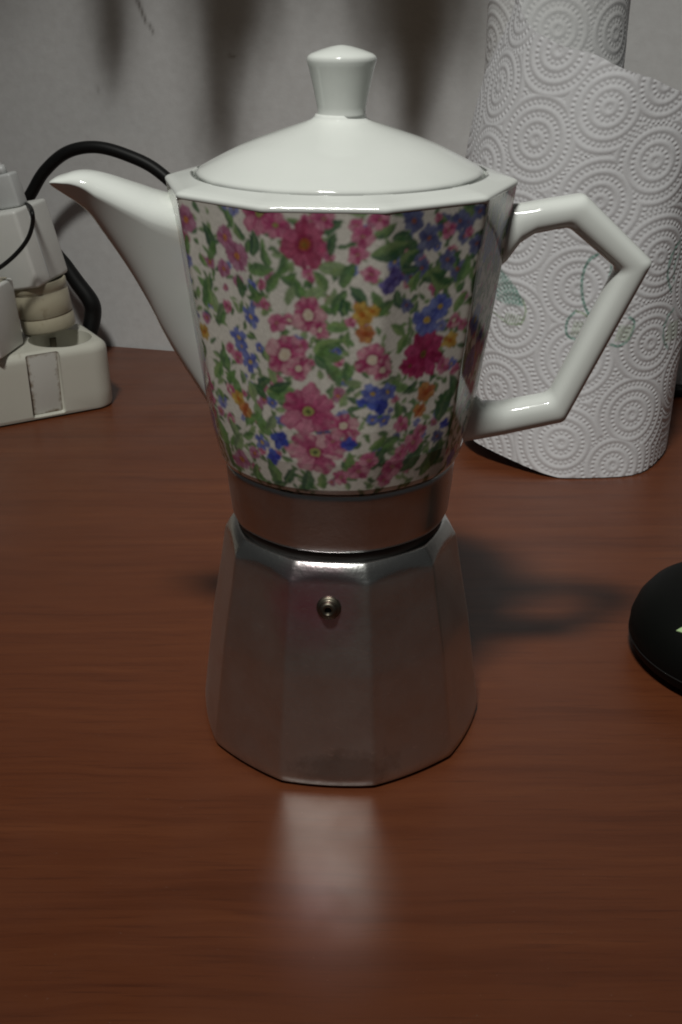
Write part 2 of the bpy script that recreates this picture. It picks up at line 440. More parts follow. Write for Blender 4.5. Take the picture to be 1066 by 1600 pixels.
# ---- printed porcelain body: the print is painted on the unrolled wall, u = angle * local radius, v = height
BODY = [(0.1012, 0.0360, 0.1), (0.1008, 0.0386, 0.12), (0.1013, 0.0394, 0.15), (0.1028, 0.0402, 0.2), (0.1119, 0.0425, 0.45), (0.1227, 0.0443, 0.65),
        (0.1436, 0.0470, 0.88), (0.1635, 0.0495, 1.0), (0.1768, 0.05115, 1.0), (0.1853, 0.0523, 1.0)]
def make_body():
    P = np.array(dense(BODY, 0.0003)); nr = len(P); nt = 980
    th = np.linspace(-180, 180, nt, endpoint=False); dec = decagon(th, ROT_UP, 3.4)
    rr = P[:, 1:2] * (P[:, 2:3] * dec[None] + (1 - P[:, 2:3]) * 0.978)
    a = np.radians(th)
    V = np.stack([rr * np.sin(a), -rr * np.cos(a), np.repeat(P[:, :1], nt, 1)], -1).reshape(-1, 3)
    TH = np.repeat(th[None], nr, 0); ZZ = np.repeat(P[:, :1], nt, 1) * 1000; RAD = P[:, 1:2] * 1000 * 0.968 + 0 * TH
    q = np.random.default_rng(11)
    # soft mottled ground and a lattice of noise to roughen outlines
    C = np.empty((nr, nt, 3)); C[:] = CREAM
    def lowfreq(seed, f, n=14):
        r_ = np.random.default_rng(seed); o = np.zeros_like(TH); U = np.radians(TH) * 47
        for _ in range(n):
            k = r_.normal(0, f, 2); o += np.sin(k[0] * U + k[1] * ZZ + r_.uniform(0, 6.3))
        return o / math.sqrt(n)
    n1 = lowfreq(1, 0.9); n2 = lowfreq(2, 2.2); n3 = lowfreq(3, 0.35)
    n4 = lowfreq(4, 4.0)
    C *= (1 + 0.03 * n3)[..., None]
    def window(t0, z0, rad):
        j = np.abs((th - t0 + 180) % 360 - 180) < math.degrees((rad + 1) / 36.0); i = np.abs(P[:, 0] * 1000 - z0) < rad + 1
        I = np.where(i)[0]; J = np.where(j)[0]
        if not len(I) or not len(J): return None
        ix = np.ix_(I, J)
        u = np.radians((TH[ix] - t0 + 180) % 360 - 180) * RAD[ix]; v = ZZ[ix] - z0
        return ix, u + 0.16 * n2[ix] + 0.10 * n4[ix], v + 0.16 * n1[ix] - 0.10 * n4[ix]
    def lay(ix, m, col):
        m = np.clip(m, 0, 1)[..., None]; C[ix] = C[ix] * (1 - m) + np.asarray(col) * m
    def edge(x, s): return np.clip(0.5 - x / s, 0, 1)
    def leaf(t0, z0, L, ang, shade):
        w = window(t0, z0, L * 0.7)
        if w is None: return
        ix, u, v = w; a = R(ang); x = u * math.cos(a) + v * math.sin(a); y = -u * math.sin(a) + v * math.cos(a)
        wd = L * q.uniform(0.20, 0.27); bend = q.uniform(-0.12, 0.12) * L
        y = y - bend * (1 - (2 * x / L) ** 2)
        t = np.clip(x / L + 0.5, 0, 1); prof = wd * np.power(np.clip(np.sin(np.pi * t), 0, 1), 0.75) * (1.15 - 0.4 * t)
        d = np.abs(y) - prof; d = np.where(np.abs(x) > L / 2, 1, d)
        base = np.array(GREENS[shade]) * q.uniform(0.85, 1.15)
        m = edge(d, 0.34)
        side = (y > 0)[..., None]
        lay(ix, m * 0.93, base)
        dk = np.array([0.035, 0.07, 0.06]); lt = np.array([0.30, 0.40, 0.16])
        lay(ix, m * edge(-(y) + 0.15 * prof, 0.3) * 0.45 * (q.random() < 0.75), dk if q.random() < 0.6 else lt)
        lay(ix, m * edge(np.abs(y) - 0.07, 0.14) * 0.5, lt if shade == 2 else dk)
        lay(ix, edge(np.abs(np.abs(y) - prof) - 0.05, 0.2) * m * 0.3, dk)
        if shade != 2 and q.random() < 0.5: lay(ix, m * edge(t - 0.75, 0.2) * 0.0, dk)
        # stalk
        xs = -L * 0.5
        st = edge(np.abs(y + 0.15 * (x - xs)) - 0.09, 0.16) * ((x < xs) & (x > xs - 0.35 * L))
        lay(ix, st * 0.4, (0.16, 0.22, 0.08))
    def flower(t0, z0, rad, kind):
        w = window(t0, z0, rad * 1.2)
        if w is None: return
        ix, u, v = w
        sq = q.uniform(0.82, 1.0); ra = q.uniform(0, 3.14)
        x = u * math.cos(ra) + v * math.sin(ra); y = (-u * math.sin(ra) + v * math.cos(ra)) / sq
        r = np.hypot(x, y); a = np.arctan2(y, x); f = FL[kind]
        n = f['n']; ph = q.uniform(0, 6.3)
        a2 = a + 0.10 * np.sin(2 * a + ph)
        lob = np.abs(np.cos(n * (a2 - ph) / 2))
        lim = rad * (f['gap'] + (1 - f['gap']) * np.power(lob, 0.55)) * (1 + 0.07 * np.sin(3 * a + ph * 2) + 0.04 * np.sin(n * 2 * a + 1))
        s = r / np.maximum(lim, 1e-6)
        m = edge(r - lim, 0.36)
        lay(ix, m * 0.95, f['mid'])
        pid = np.floor((a2 - ph) / (2 * math.pi / n) + 0.5)
        tone = np.sin(pid * 2.4 + ph * 3)
        lay(ix, m * np.clip(0.55 * tone, 0, 1), f['dark']); lay(ix, m * np.clip(-0.6 * tone, 0, 1), f['light'])
        streak = np.sin(a * (n * 4 + 1) + 3 * n1[ix] + 0.8 * r)
        lay(ix, m * np.clip((streak - 0.1) * 0.6, 0, 0.55) * np.clip(1.2 - s, 0, 1), f['dark'])
        lay(ix, m * np.clip((s - 0.55) * 1.6, 0, 0.75) * (0.5 + 0.5 * np.sin(n * a * 2 + ph)), f['light'])
        lay(ix, m * edge(0.9 - s, 0.16) * 0.35, f['dark'])
        gapm = edge(lob - 0.10, 0.25) * m * np.clip(s * 1.4 - 0.3, 0, 1)
        lay(ix, gapm * 0.7, f['dark'])
        cr = rad * f['cr']
        lay(ix, edge(r - cr * 1.45, 0.4) * 0.75, f['dark'])
        lay(ix, edge(r - cr, 0.3), f['core'])
        lay(ix, edge(r - cr * 0.45, 0.25) * 0.85, f['core2'])
        if f.get('dots'):
            k = np.abs(np.sin(a * 6)) > 0.75
            lay(ix, edge(np.abs(r - cr * 1.5) - 0.14, 0.2) * k * 0.8, f['dark'])
    # grey-green sprigs and stems in the ground
    for t0, z0, L, ang, sh in LEAVES[:]:
        w = window(t0, z0, L * 1.6)
        if w is None: continue
        ix, u, v = w; an = R(ang + q.uniform(-40, 40)); x = u * math.cos(an) + v * math.sin(an); y = -u * math.sin(an) + v * math.cos(an)
        y = y - q.uniform(-0.15, 0.15) * x ** 2 / L
        lay(ix, edge(np.abs(y) - 0.10, 0.2) * (np.abs(x) < L * q.uniform(0.7, 1.2)) * 0.32, (0.18, 0.22, 0.10))
    # extra motifs round the back and thin filling leaves everywhere
    for _ in range(2300):
        t0 = q.uniform(-180, 180); z0 = q.uniform(100.8, 185)
        leaf(t0, z0, q.uniform(2.0, 4.0), q.uniform(0, 360), int(q.integers(0, 3)))
    for _ in range(190):
        t0 = q.uniform(-85, 85); z0 = q.uniform(104, 184)
        flower(t0, z0, q.uniform(1.1, 2.3), 'PPMbBFWPDM'[int(q.integers(0, 10))])
    for _ in range(240):
        t0 = q.uniform(50, 310); z0 = q.uniform(104, 184)
        leaf(t0, z0, q.uniform(3.5, 6), q.uniform(0, 360), int(q.integers(1, 3)))
    for _ in range(28):
        flower(q.uniform(14, 82), q.uniform(162, 184), q.uniform(2.2, 3.8), 'DDbPD'[int(q.integers(0, 5))])
    for _ in range(45):
        t0 = q.uniform(18, 80); z0 = q.uniform(158, 184.5)
        leaf(t0, z0, q.uniform(3.5, 7), q.uniform(0, 360), 2)
    for _ in range(120):
        t0 = q.uniform(57, 303); z0 = q.uniform(105, 184)
        flower(t0, z0, q.uniform(2.2, 6.0), 'APPMWBVYFNCD'[int(q.integers(0, 12))])
    for l in LEAVES: leaf(l[0], l[1], l[2] * 1.5, l[3], l[4])
    order = sorted(FLOWERS, key=lambda f: -f[3])
    for k, t0, z0, r in order: flower(t0, z0, r * 1.05, k)
    # a few late leaves lying over flower edges
    for i in range(4, len(LEAVES), 6):
        t0, z0, L, ang, sh = LEAVES[i]; leaf(t0 + 1.2, z0 - 1, L * 0.7, ang + 20, sh)
    sat = np.clip((C.max(-1) - C.min(-1)) / (C.max(-1) + 1e-6) - 0.2, 0, 0.5) * 2
    C *= (1 + (0.10 * n4 + 0.08 * n2) * sat + 0.012 * n4)[..., None]
    C[:] = np.clip(C, 0.008, 0.8)
    # the glaze is plain white below the print's edge
    for _ in range(1):        # the transfer print is slightly soft
        C = (C + np.roll(C, 1, 1) + np.roll(C, -1, 1)) / 3
        C[1:-1] = (C[1:-1] + C[2:] + C[:-2]) / 3
    me = mesh_np('printed_body', V, grid_quads(nr, nt, True), True, C.reshape(-1, 3))
    return obj('printed_body', me, PRINT, POT)
CREAM = np.array([0.66, 0.63, 0.57])
GREENS = [(0.22, 0.31, 0.15), (0.12, 0.23, 0.075), (0.05, 0.125, 0.055)]
def fl(n, gap, mid, dark, light, cr, core, core2, dots=0): return dict(n=n, gap=gap, mid=mid, dark=dark, light=light, cr=cr, core=core, core2=core2, dots=dots)
PINK = (0.47, 0.105, 0.22); PDK = (0.26, 0.02, 0.09); PLT = (0.62, 0.36, 0.41)
FL = {
 'P': fl(5, 0.72, PINK, PDK, PLT, 0.20, (0.40, 0.22, 0.18), (0.22, 0.04, 0.06)),
 'A': fl(6, 0.74, (0.44, 0.085, 0.19), PDK, (0.58, 0.28, 0.35), 0.20, (0.30, 0.32, 0.10), (0.06, 0.07, 0.03), 1),
 'G': fl(6, 0.72, (0.50, 0.14, 0.25), PDK, (0.66, 0.50, 0.48), 0.20, (0.32, 0.34, 0.12), (0.05, 0.07, 0.04), 1),
 'M': fl(9, 0.84, (0.40, 0.15, 0.24), (0.24, 0.05, 0.13), (0.46, 0.27, 0.36), 0.26, (0.50, 0.22, 0.07), (0.30, 0.08, 0.04)),
 'R': fl(7, 0.78, (0.38, 0.07, 0.14), (0.22, 0.02, 0.06), (0.46, 0.13, 0.22), 0.26, (0.28, 0.085, 0.03), (0.22, 0.12, 0.03), 1),
 'C': fl(8, 0.72, (0.34, 0.025, 0.10), (0.17, 0.01, 0.045), (0.44, 0.07, 0.18), 0.14, (0.16, 0.10, 0.03), (0.05, 0.03, 0.02), 1),
 'W': fl(5, 0.76, (0.46, 0.09, 0.20), PDK, (0.66, 0.48, 0.47), 0.30, (0.60, 0.52, 0.42), (0.58, 0.48, 0.36)),
 'B': fl(5, 0.70, (0.105, 0.135, 0.42), (0.045, 0.06, 0.27), (0.22, 0.27, 0.50), 0.22, (0.46, 0.34, 0.08), (0.34, 0.15, 0.05)),
 'b': fl(5, 0.70, (0.18, 0.20, 0.42), (0.08, 0.09, 0.30), (0.32, 0.34, 0.50), 0.16, (0.36, 0.33, 0.22), (0.2, 0.15, 0.12)),
 'F': fl(5, 0.40, (0.13, 0.16, 0.42), (0.06, 0.08, 0.32), (0.22, 0.26, 0.48), 0.24, (0.50, 0.38, 0.14), (0.45, 0.22, 0.08)),
 'N': fl(4, 0.62, (0.035, 0.06, 0.38), (0.018, 0.03, 0.25), (0.10, 0.15, 0.46), 0.10, (0.03, 0.05, 0.2), (0.03, 0.04, 0.15)),
 'D': fl(6, 0.66, (0.10, 0.12, 0.26), (0.05, 0.05, 0.15), (0.22, 0.24, 0.33), 0.18, (0.30, 0.12, 0.07), (0.15, 0.05, 0.04)),
 'V': fl(5, 0.70, (0.10, 0.08, 0.27), (0.05, 0.035, 0.16), (0.2, 0.17, 0.38), 0.14, (0.1, 0.06, 0.15), (0.05, 0.03, 0.1)),
 'Y': fl(6, 0.70, (0.50, 0.30, 0.055), (0.32, 0.12, 0.03), (0.56, 0.44, 0.14), 0.22, (0.46, 0.16, 0.03), (0.3, 0.08, 0.02)),
 'O': fl(6, 0.72, (0.44, 0.17, 0.06), (0.28, 0.05, 0.03), (0.48, 0.28, 0.10), 0.24, (0.36, 0.10, 0.03), (0.2, 0.04, 0.02)),
}
FLOWERS = [('M', -56.0, 179.8, 3.7), ('b', -33.7, 185.2, 2.18), ('b', -37.7, 185.4, 1.18), ('A', -23.6, 185.0, 6.28), ('A', -18.9, 181.8, 3.31), ('M', -39.1, 176.6, 3.26), ('M', -34.7, 172.2, 4.12), ('M', -41.8, 167.8, 2.45), ('R', -10.8, 176.9, 6.48), ('P', -4.8, 183.8, 3.11), ('P', 7.0, 179.2, 3.14), ('P', 5.6, 174.3, 2.83), ('P', 11.6, 183.8, 2.79), ('P', 9.6, 169.1, 2.53), ('V', 15.2, 166.1, 2.38), ('V', 17.8, 167.7, 2.38), ('V', 16.6, 169.9, 1.52), ('D', 22.9, 182.7, 3.32), ('D', 28.9, 177.6, 3.71), ('D', 20.8, 185.7, 2.14), ('D', 40.3, 181.2, 3.07), ('D', 48.0, 174.1, 2.8), ('P', 36.3, 179.0, 2.38), ('P', 31.7, 182.9, 1.34), ('D', 37.2, 171.0, 2.76), ('D', 47.3, 183.0, 2.41), ('P', 44.3, 177.8, 1.55), ('B', 31.6, 154.5, 4.76), ('B', 36.5, 157.9, 3.88), ('D', 22.5, 159.5, 2.25), ('Y', 7.5, 158.2, 3.44), ('Y', 10.4, 159.2, 2.06), ('O', 8.5, 152.6, 2.6), ('P', 3.7, 155.9, 1.55), ('C', 31.6, 144.5, 7.53), ('C', 26.1, 141.5, 3.22), ('P', 41.0, 139.8, 2.74), ('W', 11.1, 145.0, 4.75), ('W', 14.8, 141.9, 3.02), ('B', 11.6, 134.9, 3.05), ('B', 17.5, 134.9, 2.7), ('N', 14.3, 131.2, 3.25), ('N', 8.1, 132.2, 1.44), ('B', 16.7, 126.0, 2.01), ('N', 3.6, 118.9, 2.21), ('W', -10.4, 157.7, 4.99), ('W', -6.6, 153.4, 2.77), ('P', -20.7, 155.1, 2.79), ('P', -24.6, 160.2, 1.73), ('W', -18.9, 146.0, 6.01), ('W', -14.4, 142.0, 3.55), ('P', -13.3, 148.7, 2.28), ('F', -31.3, 155.6, 3.17), ('F', -38.6, 148.5, 3.24), ('F', -34.2, 141.8, 3.25), ('P', -42.3, 157.1, 1.96), ('Y', -56.6, 147.5, 2.41), ('P', -59.7, 130.1, 2.1), ('P', -60.7, 125.7, 2.51), ('P', -61.4, 120.9, 2.14), ('Y', -42.8, 128.9, 2.8), ('O', -39.6, 126.0, 2.43), ('A', -11.8, 129.0, 7.79), ('G', -9.8, 115.9, 8.14), ('W', 1.5, 124.7, 4.0), ('P', -2.7, 119.5, 2.57), ('N', -23.8, 119.1, 3.15), ('N', -27.6, 112.9, 2.63), ('F', -32.9, 116.7, 2.82), ('M', -47.2, 107.9, 3.49), ('P', 7.8, 109.7, 3.36), ('P', 0.6, 107.7, 2.62), ('P', 11.6, 113.3, 2.79), ('P', 24.4, 123.8, 2.58), ('P', 31.0, 117.0, 3.19), ('P', 33.6, 120.4, 2.24), ('P', 22.2, 110.1, 3.57), ('P', 25.4, 114.0, 2.25), ('P', 19.3, 106.0, 2.46), ('O', 34.5, 132.5, 3.12), ('Y', 42.6, 147.3, 2.72), ('W', 43.2, 152.9, 2.34), ('P', 47.2, 151.3, 1.81), ('P', 47.0, 137.7, 1.85), ('O', 32.3, 127.2, 2.21), ('D', 43.1, 117.0, 2.28), ('b', -59.1, 168.0, 2.35), ('b', -60.6, 162.2, 1.83), ('N', 46.0, 120.6, 1.9)]
LEAVES = [(-62.9, 180.9, 4.6, 80, 0), (-47.0, 175.7, 5.9, 110, 2), (-46.4, 172.2, 4.6, 60, 1), (-37.1, 182.4, 4.4, 120, 1), (-32.5, 179.0, 3.7, 120, 2), (-27.3, 176.7, 5.1, 80, 2), (-30.3, 175.3, 3.4, 60, 1), (-22.5, 173.7, 4.0, 110, 1), (-18.0, 171.5, 4.4, 70, 1), (-25.3, 169.6, 5.8, 10, 1), (-28.5, 163.6, 3.8, 140, 1), (-35.0, 163.6, 4.5, 100, 2), (-21.1, 166.8, 5.1, 60, 1), (-15.6, 167.5, 4.1, 160, 1), (-2.9, 181.8, 5.3, 20, 2), (-2.0, 177.2, 4.3, 75, 2), (-2.1, 171.0, 5.7, 0, 0), (2.9, 168.9, 5.4, 65, 1), (-6.2, 167.1, 4.4, 120, 1), (-8.8, 164.4, 5.1, 20, 0), (-3.2, 162.8, 4.1, 60, 0), (15.7, 175.8, 7.4, 15, 2), (13.3, 180.7, 5.0, 30, 2), (5.5, 185.1, 3.3, 0, 0), (33.2, 168.5, 6.9, 20, 2), (35.5, 165.9, 5.9, 150, 2), (25.4, 166.1, 4.5, 70, 1), (22.4, 172.5, 5.1, 40, 2), (-52.5, 159.8, 6.1, 75, 1), (-49.2, 157.6, 5.0, 110, 0), (-46.2, 155.2, 4.3, 60, 0), (-49.3, 163.1, 3.9, 80, 2), (-45.7, 153.4, 3.6, 60, 1), (-46.8, 140.7, 5.5, 100, 1), (-52.2, 136.7, 5.2, 60, 1), (-45.4, 136.0, 4.1, 40, 1), (-23.8, 146.0, 4.6, 80, 0), (-24.6, 139.1, 3.6, 120, 0), (-28.3, 135.8, 5.1, 45, 2), (-22.0, 134.5, 6.1, 15, 1), (-31.8, 133.3, 4.7, 150, 2), (-39.0, 136.6, 2.9, 100, 0), (-43.9, 133.3, 5.2, 120, 1), (-34.9, 132.8, 4.4, 100, 0), (-33.8, 127.0, 4.1, 90, 0), (-21.8, 136.5, 5.0, 20, 2), (-5.7, 148.1, 4.5, 60, 1), (-2.3, 149.4, 4.5, 20, 1), (-3.5, 145.8, 5.6, -5, 1), (-6.9, 143.7, 3.9, 130, 2), (-2.4, 140.9, 5.3, 125, 1), (2.3, 141.5, 4.2, 90, 1), (4.9, 138.1, 3.6, 0, 0), (-0.1, 161.9, 5.1, 60, 1), (6.1, 163.2, 4.8, 130, 2), (11.4, 161.6, 4.4, 110, 1), (14.7, 159.7, 4.5, 40, 1), (-0.8, 154.1, 4.5, 0, 1), (3.1, 150.9, 3.5, 90, 1), (7.8, 142.3, 4.2, -20, 1), (19.8, 152.9, 4.5, 140, 1), (22.6, 148.9, 4.2, 60, 1), (18.8, 137.8, 3.6, 30, 0), (22.7, 136.4, 4.7, 150, 1), (26.9, 135.0, 4.0, 40, 2), (46.4, 132.8, 5.2, 110, 2), (44.9, 127.1, 7.5, 70, 2), (-60.3, 118.5, 5.1, 60, 0), (-56.0, 115.2, 5.8, 100, 1), (-48.3, 118.5, 4.6, 120, 0), (-46.8, 114.1, 5.8, 60, 0), (-36.7, 123.4, 4.9, 40, 1), (-30.4, 123.4, 5.9, 130, 1), (-27.3, 124.9, 4.8, 60, 0), (-39.9, 117.6, 3.8, 20, 1), (-28.7, 107.6, 5.7, 110, 1), (-38.0, 105.3, 5.0, 80, 1), (-21.1, 107.1, 4.9, 60, 2), (-14.1, 106.0, 5.7, 80, 2), (-7.1, 106.4, 4.1, 90, 1), (-26.4, 103.5, 3.8, 20, 2), (3.7, 112.7, 4.8, 90, 1), (16.1, 113.5, 6.0, 60, 2), (14.6, 119.0, 4.4, 40, 1), (30.4, 111.8, 7.6, 45, 2), (39.8, 109.0, 6.9, 70, 1), (20.6, 118.4, 4.4, 20, 1), (44.9, 111.3, 6.5, 80, 2), (-56.2, 109.7, 4.3, 80, 1), (-67.8, 109.0, 4.8, 110, 2), (-24.3, 159.0, 3.5, 60, 0), (-27.5, 162.3, 4.2, 20, 1), (-12.6, 164.3, 4.4, 110, 1), (-15.9, 163.2, 4.1, 70, 0), (0.9, 160.1, 4.1, 90, 2), (22.7, 169.8, 4.4, 0, 2), (44.0, 167.5, 5.3, 70, 1), (50.7, 162.9, 5.4, 100, 2), (44.9, 158.2, 4.6, 60, 1), (22.2, 128.5, 4.4, 100, 1), (27.1, 124.9, 4.1, 60, 1), (-2.5, 135.7, 2.9, 90, 0), (1.0, 132.7, 2.9, 70, 0), (52.7, 139.6, 4.8, 90, 2), (51.6, 129.8, 5.3, 80, 1), (-58.2, 172.7, 4.3, 70, 1), (-62.1, 155.3, 5.2, 100, 1), (-67.5, 138.5, 5.0, 70, 1), (-78.2, 106.3, 4.9, 60, 1)]

make_body()

# ---- white rim: rounded edge, sloping top, lid seat
prof = dense([(0.1848, 0.0515, 1), (0.18505, 0.05218, 1), (0.1853, 0.05236, 1), (0.1859, 0.05246, 1), (0.1864, 0.0523, 1), (0.1868, 0.0517, 0.98), (0.1874, 0.0498, 0.8),
              (0.1881, 0.0466, 0.4), (0.1886, 0.0444, 0.1), (0.1886, 0.0444, 0), (0.1879, 0.0438, 0), (0.1862, 0.0436, 0), (0.1850, 0.0434, 0), (0.1848, 0.037, 0)], 0.0006)
obj('rim', poly_loft('rim', prof, ROT_UP, 2.2), PORC, POT)

# ---- lid and knob
lid = obj('lid', lathe('lid', [(0, 0.1865), (0.0385, 0.1860), (0.0412, 0.1867), (0.0417, 0.1876), (0.0420, 0.1885), (0.0418, 0.1892), (0.0410, 0.1898), (0.0385, 0.1911), (0.0335, 0.1936), (0.029, 0.1957), (0.0236, 0.1978),
      (0.018, 0.1997), (0.0127, 0.2014), (0.0100, 0.2023), (0.0083, 0.2030), (0.0073, 0.2038), (0.0070, 0.2045), (0, 0.2046)], 180), PORC, POT)
kn = [(0, 0.2030), (0.0072, 0.2036), (0.0069, 0.2046), (0.0071, 0.2065), (0.0078, 0.2100), (0.0087, 0.2140), (0.0095, 0.2172), (0.0099, 0.2185), (0.00995, 0.2194), (0.0096, 0.2200), (0.0088, 0.2206), (0.006, 0.2216), (0.003, 0.2224), (0.0012, 0.2227), (0, 0.2228)]
ko = obj('knob', lathe('knob', kn, 72), PORC, lid)
ko.location = (0.0006, 0, 0)

# ---- spout: stacked sections across x, tip curling outwards
def make_spout():
    ST = [(-0.0360, 0.1770, 0.1010, 0.0120, 0.0040), (-0.0425, 0.1785, 0.1140, 0.0130, 0.0045), (-0.0480, 0.1803, 0.1240, 0.0132, 0.005), (-0.0522, 0.1815, 0.1318, 0.0130, 0.005), (-0.0559, 0.1826, 0.1395, 0.0125, 0.005),
          (-0.0592, 0.1838, 0.1477, 0.0118, 0.005), (-0.0632, 0.1852, 0.1560, 0.0110, 0.005), (-0.0671, 0.1866, 0.1631, 0.0101, 0.005), (-0.0713, 0.1879, 0.1702, 0.0091, 0.0048), (-0.0747, 0.1885, 0.1757, 0.0083, 0.0047),
          (-0.0781, 0.1884, 0.1791, 0.0074, 0.0045), (-0.0809, 0.1877, 0.1812, 0.0065, 0.0042), (-0.0833, 0.1870, 0.1829, 0.0053, 0.0036), (-0.0848, 0.1862, 0.1840, 0.0038, 0.0028), (-0.0856, 0.1856, 0.1847, 0.0018, 0.0014)]
    ST = catmull(ST, 5); nt = 72; V = []
    a = np.linspace(0, math.pi, nt // 2, endpoint=False); t = np.linspace(0, 1, nt // 4 + 1)
    for x, zt, zb, wt, wb in ST:
        wt *= 0.95; wb *= 0.55; h = zt - zb; up = min(0.30 * h, wt * 0.62); zc = zt - up
        top = np.c_[wt * np.sign(np.cos(a)) * np.abs(np.cos(a)) ** 0.85, zc + up * np.sin(a) ** 0.9]
        side = np.c_[-(wt * (1 - t) + wb * t) * np.sqrt(np.clip(1 - t ** 7, 0, 1)), zc - (zc - zb) * t]
        back = side[::-1][1:] * np.array([-1, 1])
        sec = np.r_[top, side, back[:-1]]; n_ = len(sec)
        V.append(np.c_[np.full(n_, x), sec[:, 0] + 0.004 * np.clip((0.0856 + x) / 0.04, 0, 1), sec[:, 1]])
    nt = n_
    V = np.concatenate(V); me = mesh_np('spout', V, grid_quads(len(ST), nt, True))
    bm = bmesh.new(); bm.from_mesh(me); bmesh.ops.holes_fill(bm, edges=[e for e in bm.edges if e.is_boundary], sides=0)
    bmesh.ops.recalc_face_normals(bm, faces=bm.faces); bm.to_mesh(me); bm.free()
    obj('spout', me, PORC, POT)
make_spout()

# ---- angular handle: inner and outer outline swept with a rounded section
def make_handle():
    N = [((0.0440, 0.1790), (0.0440, 0.1560)), ((0.0515, 0.1790), (0.0505, 0.1622)), ((0.0550, 0.1793), (0.0540, 0.1675)), ((0.0600, 0.1802), (0.0580, 0.1703)),
         ((0.0726, 0.1822), (0.0684, 0.1724)), ((0.0950, 0.1622), (0.0842, 0.1598)), ((0.0723, 0.1106), (0.0670, 0.1196)),
         ((0.0530, 0.1062), (0.0520, 0.1166)), ((0.0450, 0.1045), (0.0460, 0.1168)), ((0.0415, 0.1038), (0.0435, 0.1195)), ((0.0350, 0.1030), (0.0350, 0.1230))]
    O = np.array([n[0] for n in N]); I = np.array([n[1] for n in N]); corner = {4, 5, 6}
    po, pi = [O[0]], [I[0]]
    for k in range(1, len(N)):
        for t in (0.2, 0.4, 0.6, 0.8): po.append(O[k-1] + (O[k] - O[k-1]) * t); pi.append(I[k-1] + (I[k] - I[k-1]) * t)
        if k in corner:
            for P_, A in ((po, O), (pi, I)):
                rad = 0.0014 if A is O else 0.0022
                d0 = (A[k-1] - A[k]); d0 /= np.linalg.norm(d0); d1 = (A[k+1] - A[k]); d1 /= np.linalg.norm(d1)
                for t in np.linspace(0, 1, 7):
                    p0 = A[k] + d0 * rad; p2 = A[k] + d1 * rad
                    P_.append((1-t)**2 * p0 + 2*t*(1-t) * A[k] + t*t * p2)
        else: po.append(O[k]); pi.append(I[k])
    po = np.array(po); pi = np.array(pi); nt = 40; a = np.linspace(0, 2 * math.pi, nt, endpoint=False); V = []
    f = lambda c: np.sign(c) * np.abs(c) ** 0.80
    hw = 0.0060
    for o_, i_ in zip(po, pi):
        c = (o_ + i_) / 2; h = (o_ - i_) / 2
        x = c[0] + f(np.sin(a)) * h[0]; z = c[1] + f(np.sin(a)) * h[1]; y = f(np.cos(a)) * hw
        V.append(np.c_[x, y, z])
    me = mesh_np('handle', np.concatenate(V), grid_quads(len(po), nt, True))
    bm = bmesh.new(); bm.from_mesh(me); bmesh.ops.recalc_face_normals(bm, faces=bm.faces); bm.to_mesh(me); bm.free()
    obj('handle', me, PORC, POT)
make_handle()

# ---------------------------------------------------------------- paper towel roll with a loose outer sheet
ROLL = empty('paper_towel_roll', (0.1095, 0.276, 0), 'white embossed paper towel roll with a loose outer sheet, beside the pot handle', 'paper towel roll')
CENT = np.array([(0.0995, 0.194), (0.1353, 0.2108), (0.1643, 0.1868), (0.1317, 0.1711), (0.1678, 0.1441), (0.102, 0.1564), (0.1062, 0.2262), (0.1264, 0.1256), (0.2015, 0.1172), (0.1285, 0.0825),
        (0.1222, 0.0444), (0.1629, 0.0663), (0.197, 0.035), (0.203, 0.073), (0.16, 0.02), (0.1098, 0.0066), (0.1887, 0.0073), (0.1615, 0.1018), (0.1916, 0.1628), (0.1884, 0.197),
        (0.068, 0.176), (0.066, 0.13), (0.07, 0.215), (0.085, 0.10), (0.07, 0.06), (0.088, 0.03), (0.03, 0.05), (0.03, 0.1), (0.03, 0.15), (0.03, 0.2),
        (0.235, 0.05), (0.235, 0.1), (0.24, 0.15), (0.235, 0.2), (0.275, 0.02), (0.275, 0.07), (0.275, 0.13), (0.275, 0.18)])
def emboss(s, z, cents):
    d = np.full(s.shape, 9.0); ax = np.zeros(s.shape); az = np.zeros(s.shape)
    for cx, cz in cents:
        e = np.hypot(s - cx, z - cz); m = e < d
        d[m] = e[m]; ax[m] = (s - cx)[m]; az[m] = (z - cz)[m]
    pitch = 0.0056
    k = np.round(d / pitch); rd = k * pitch
    nd = np.maximum(1, np.round(2 * math.pi * np.maximum(rd, 1e-5) / 0.0025))
    ang = np.arctan2(az, ax) / (2 * math.pi) * nd + k * 0.37
    fr = (ang - np.round(ang)) * 2 * math.pi * np.maximum(rd, 0.0004) / nd
    dot = np.exp(-(((d - rd) / 0.00085) ** 2 + (fr / 0.00082) ** 2))
    groove = 0.5 + 0.5 * np.cos(2 * math.pi * d / pitch)
    keep = 1.0
    return dot * keep * 0.00050 - groove * 0.00050
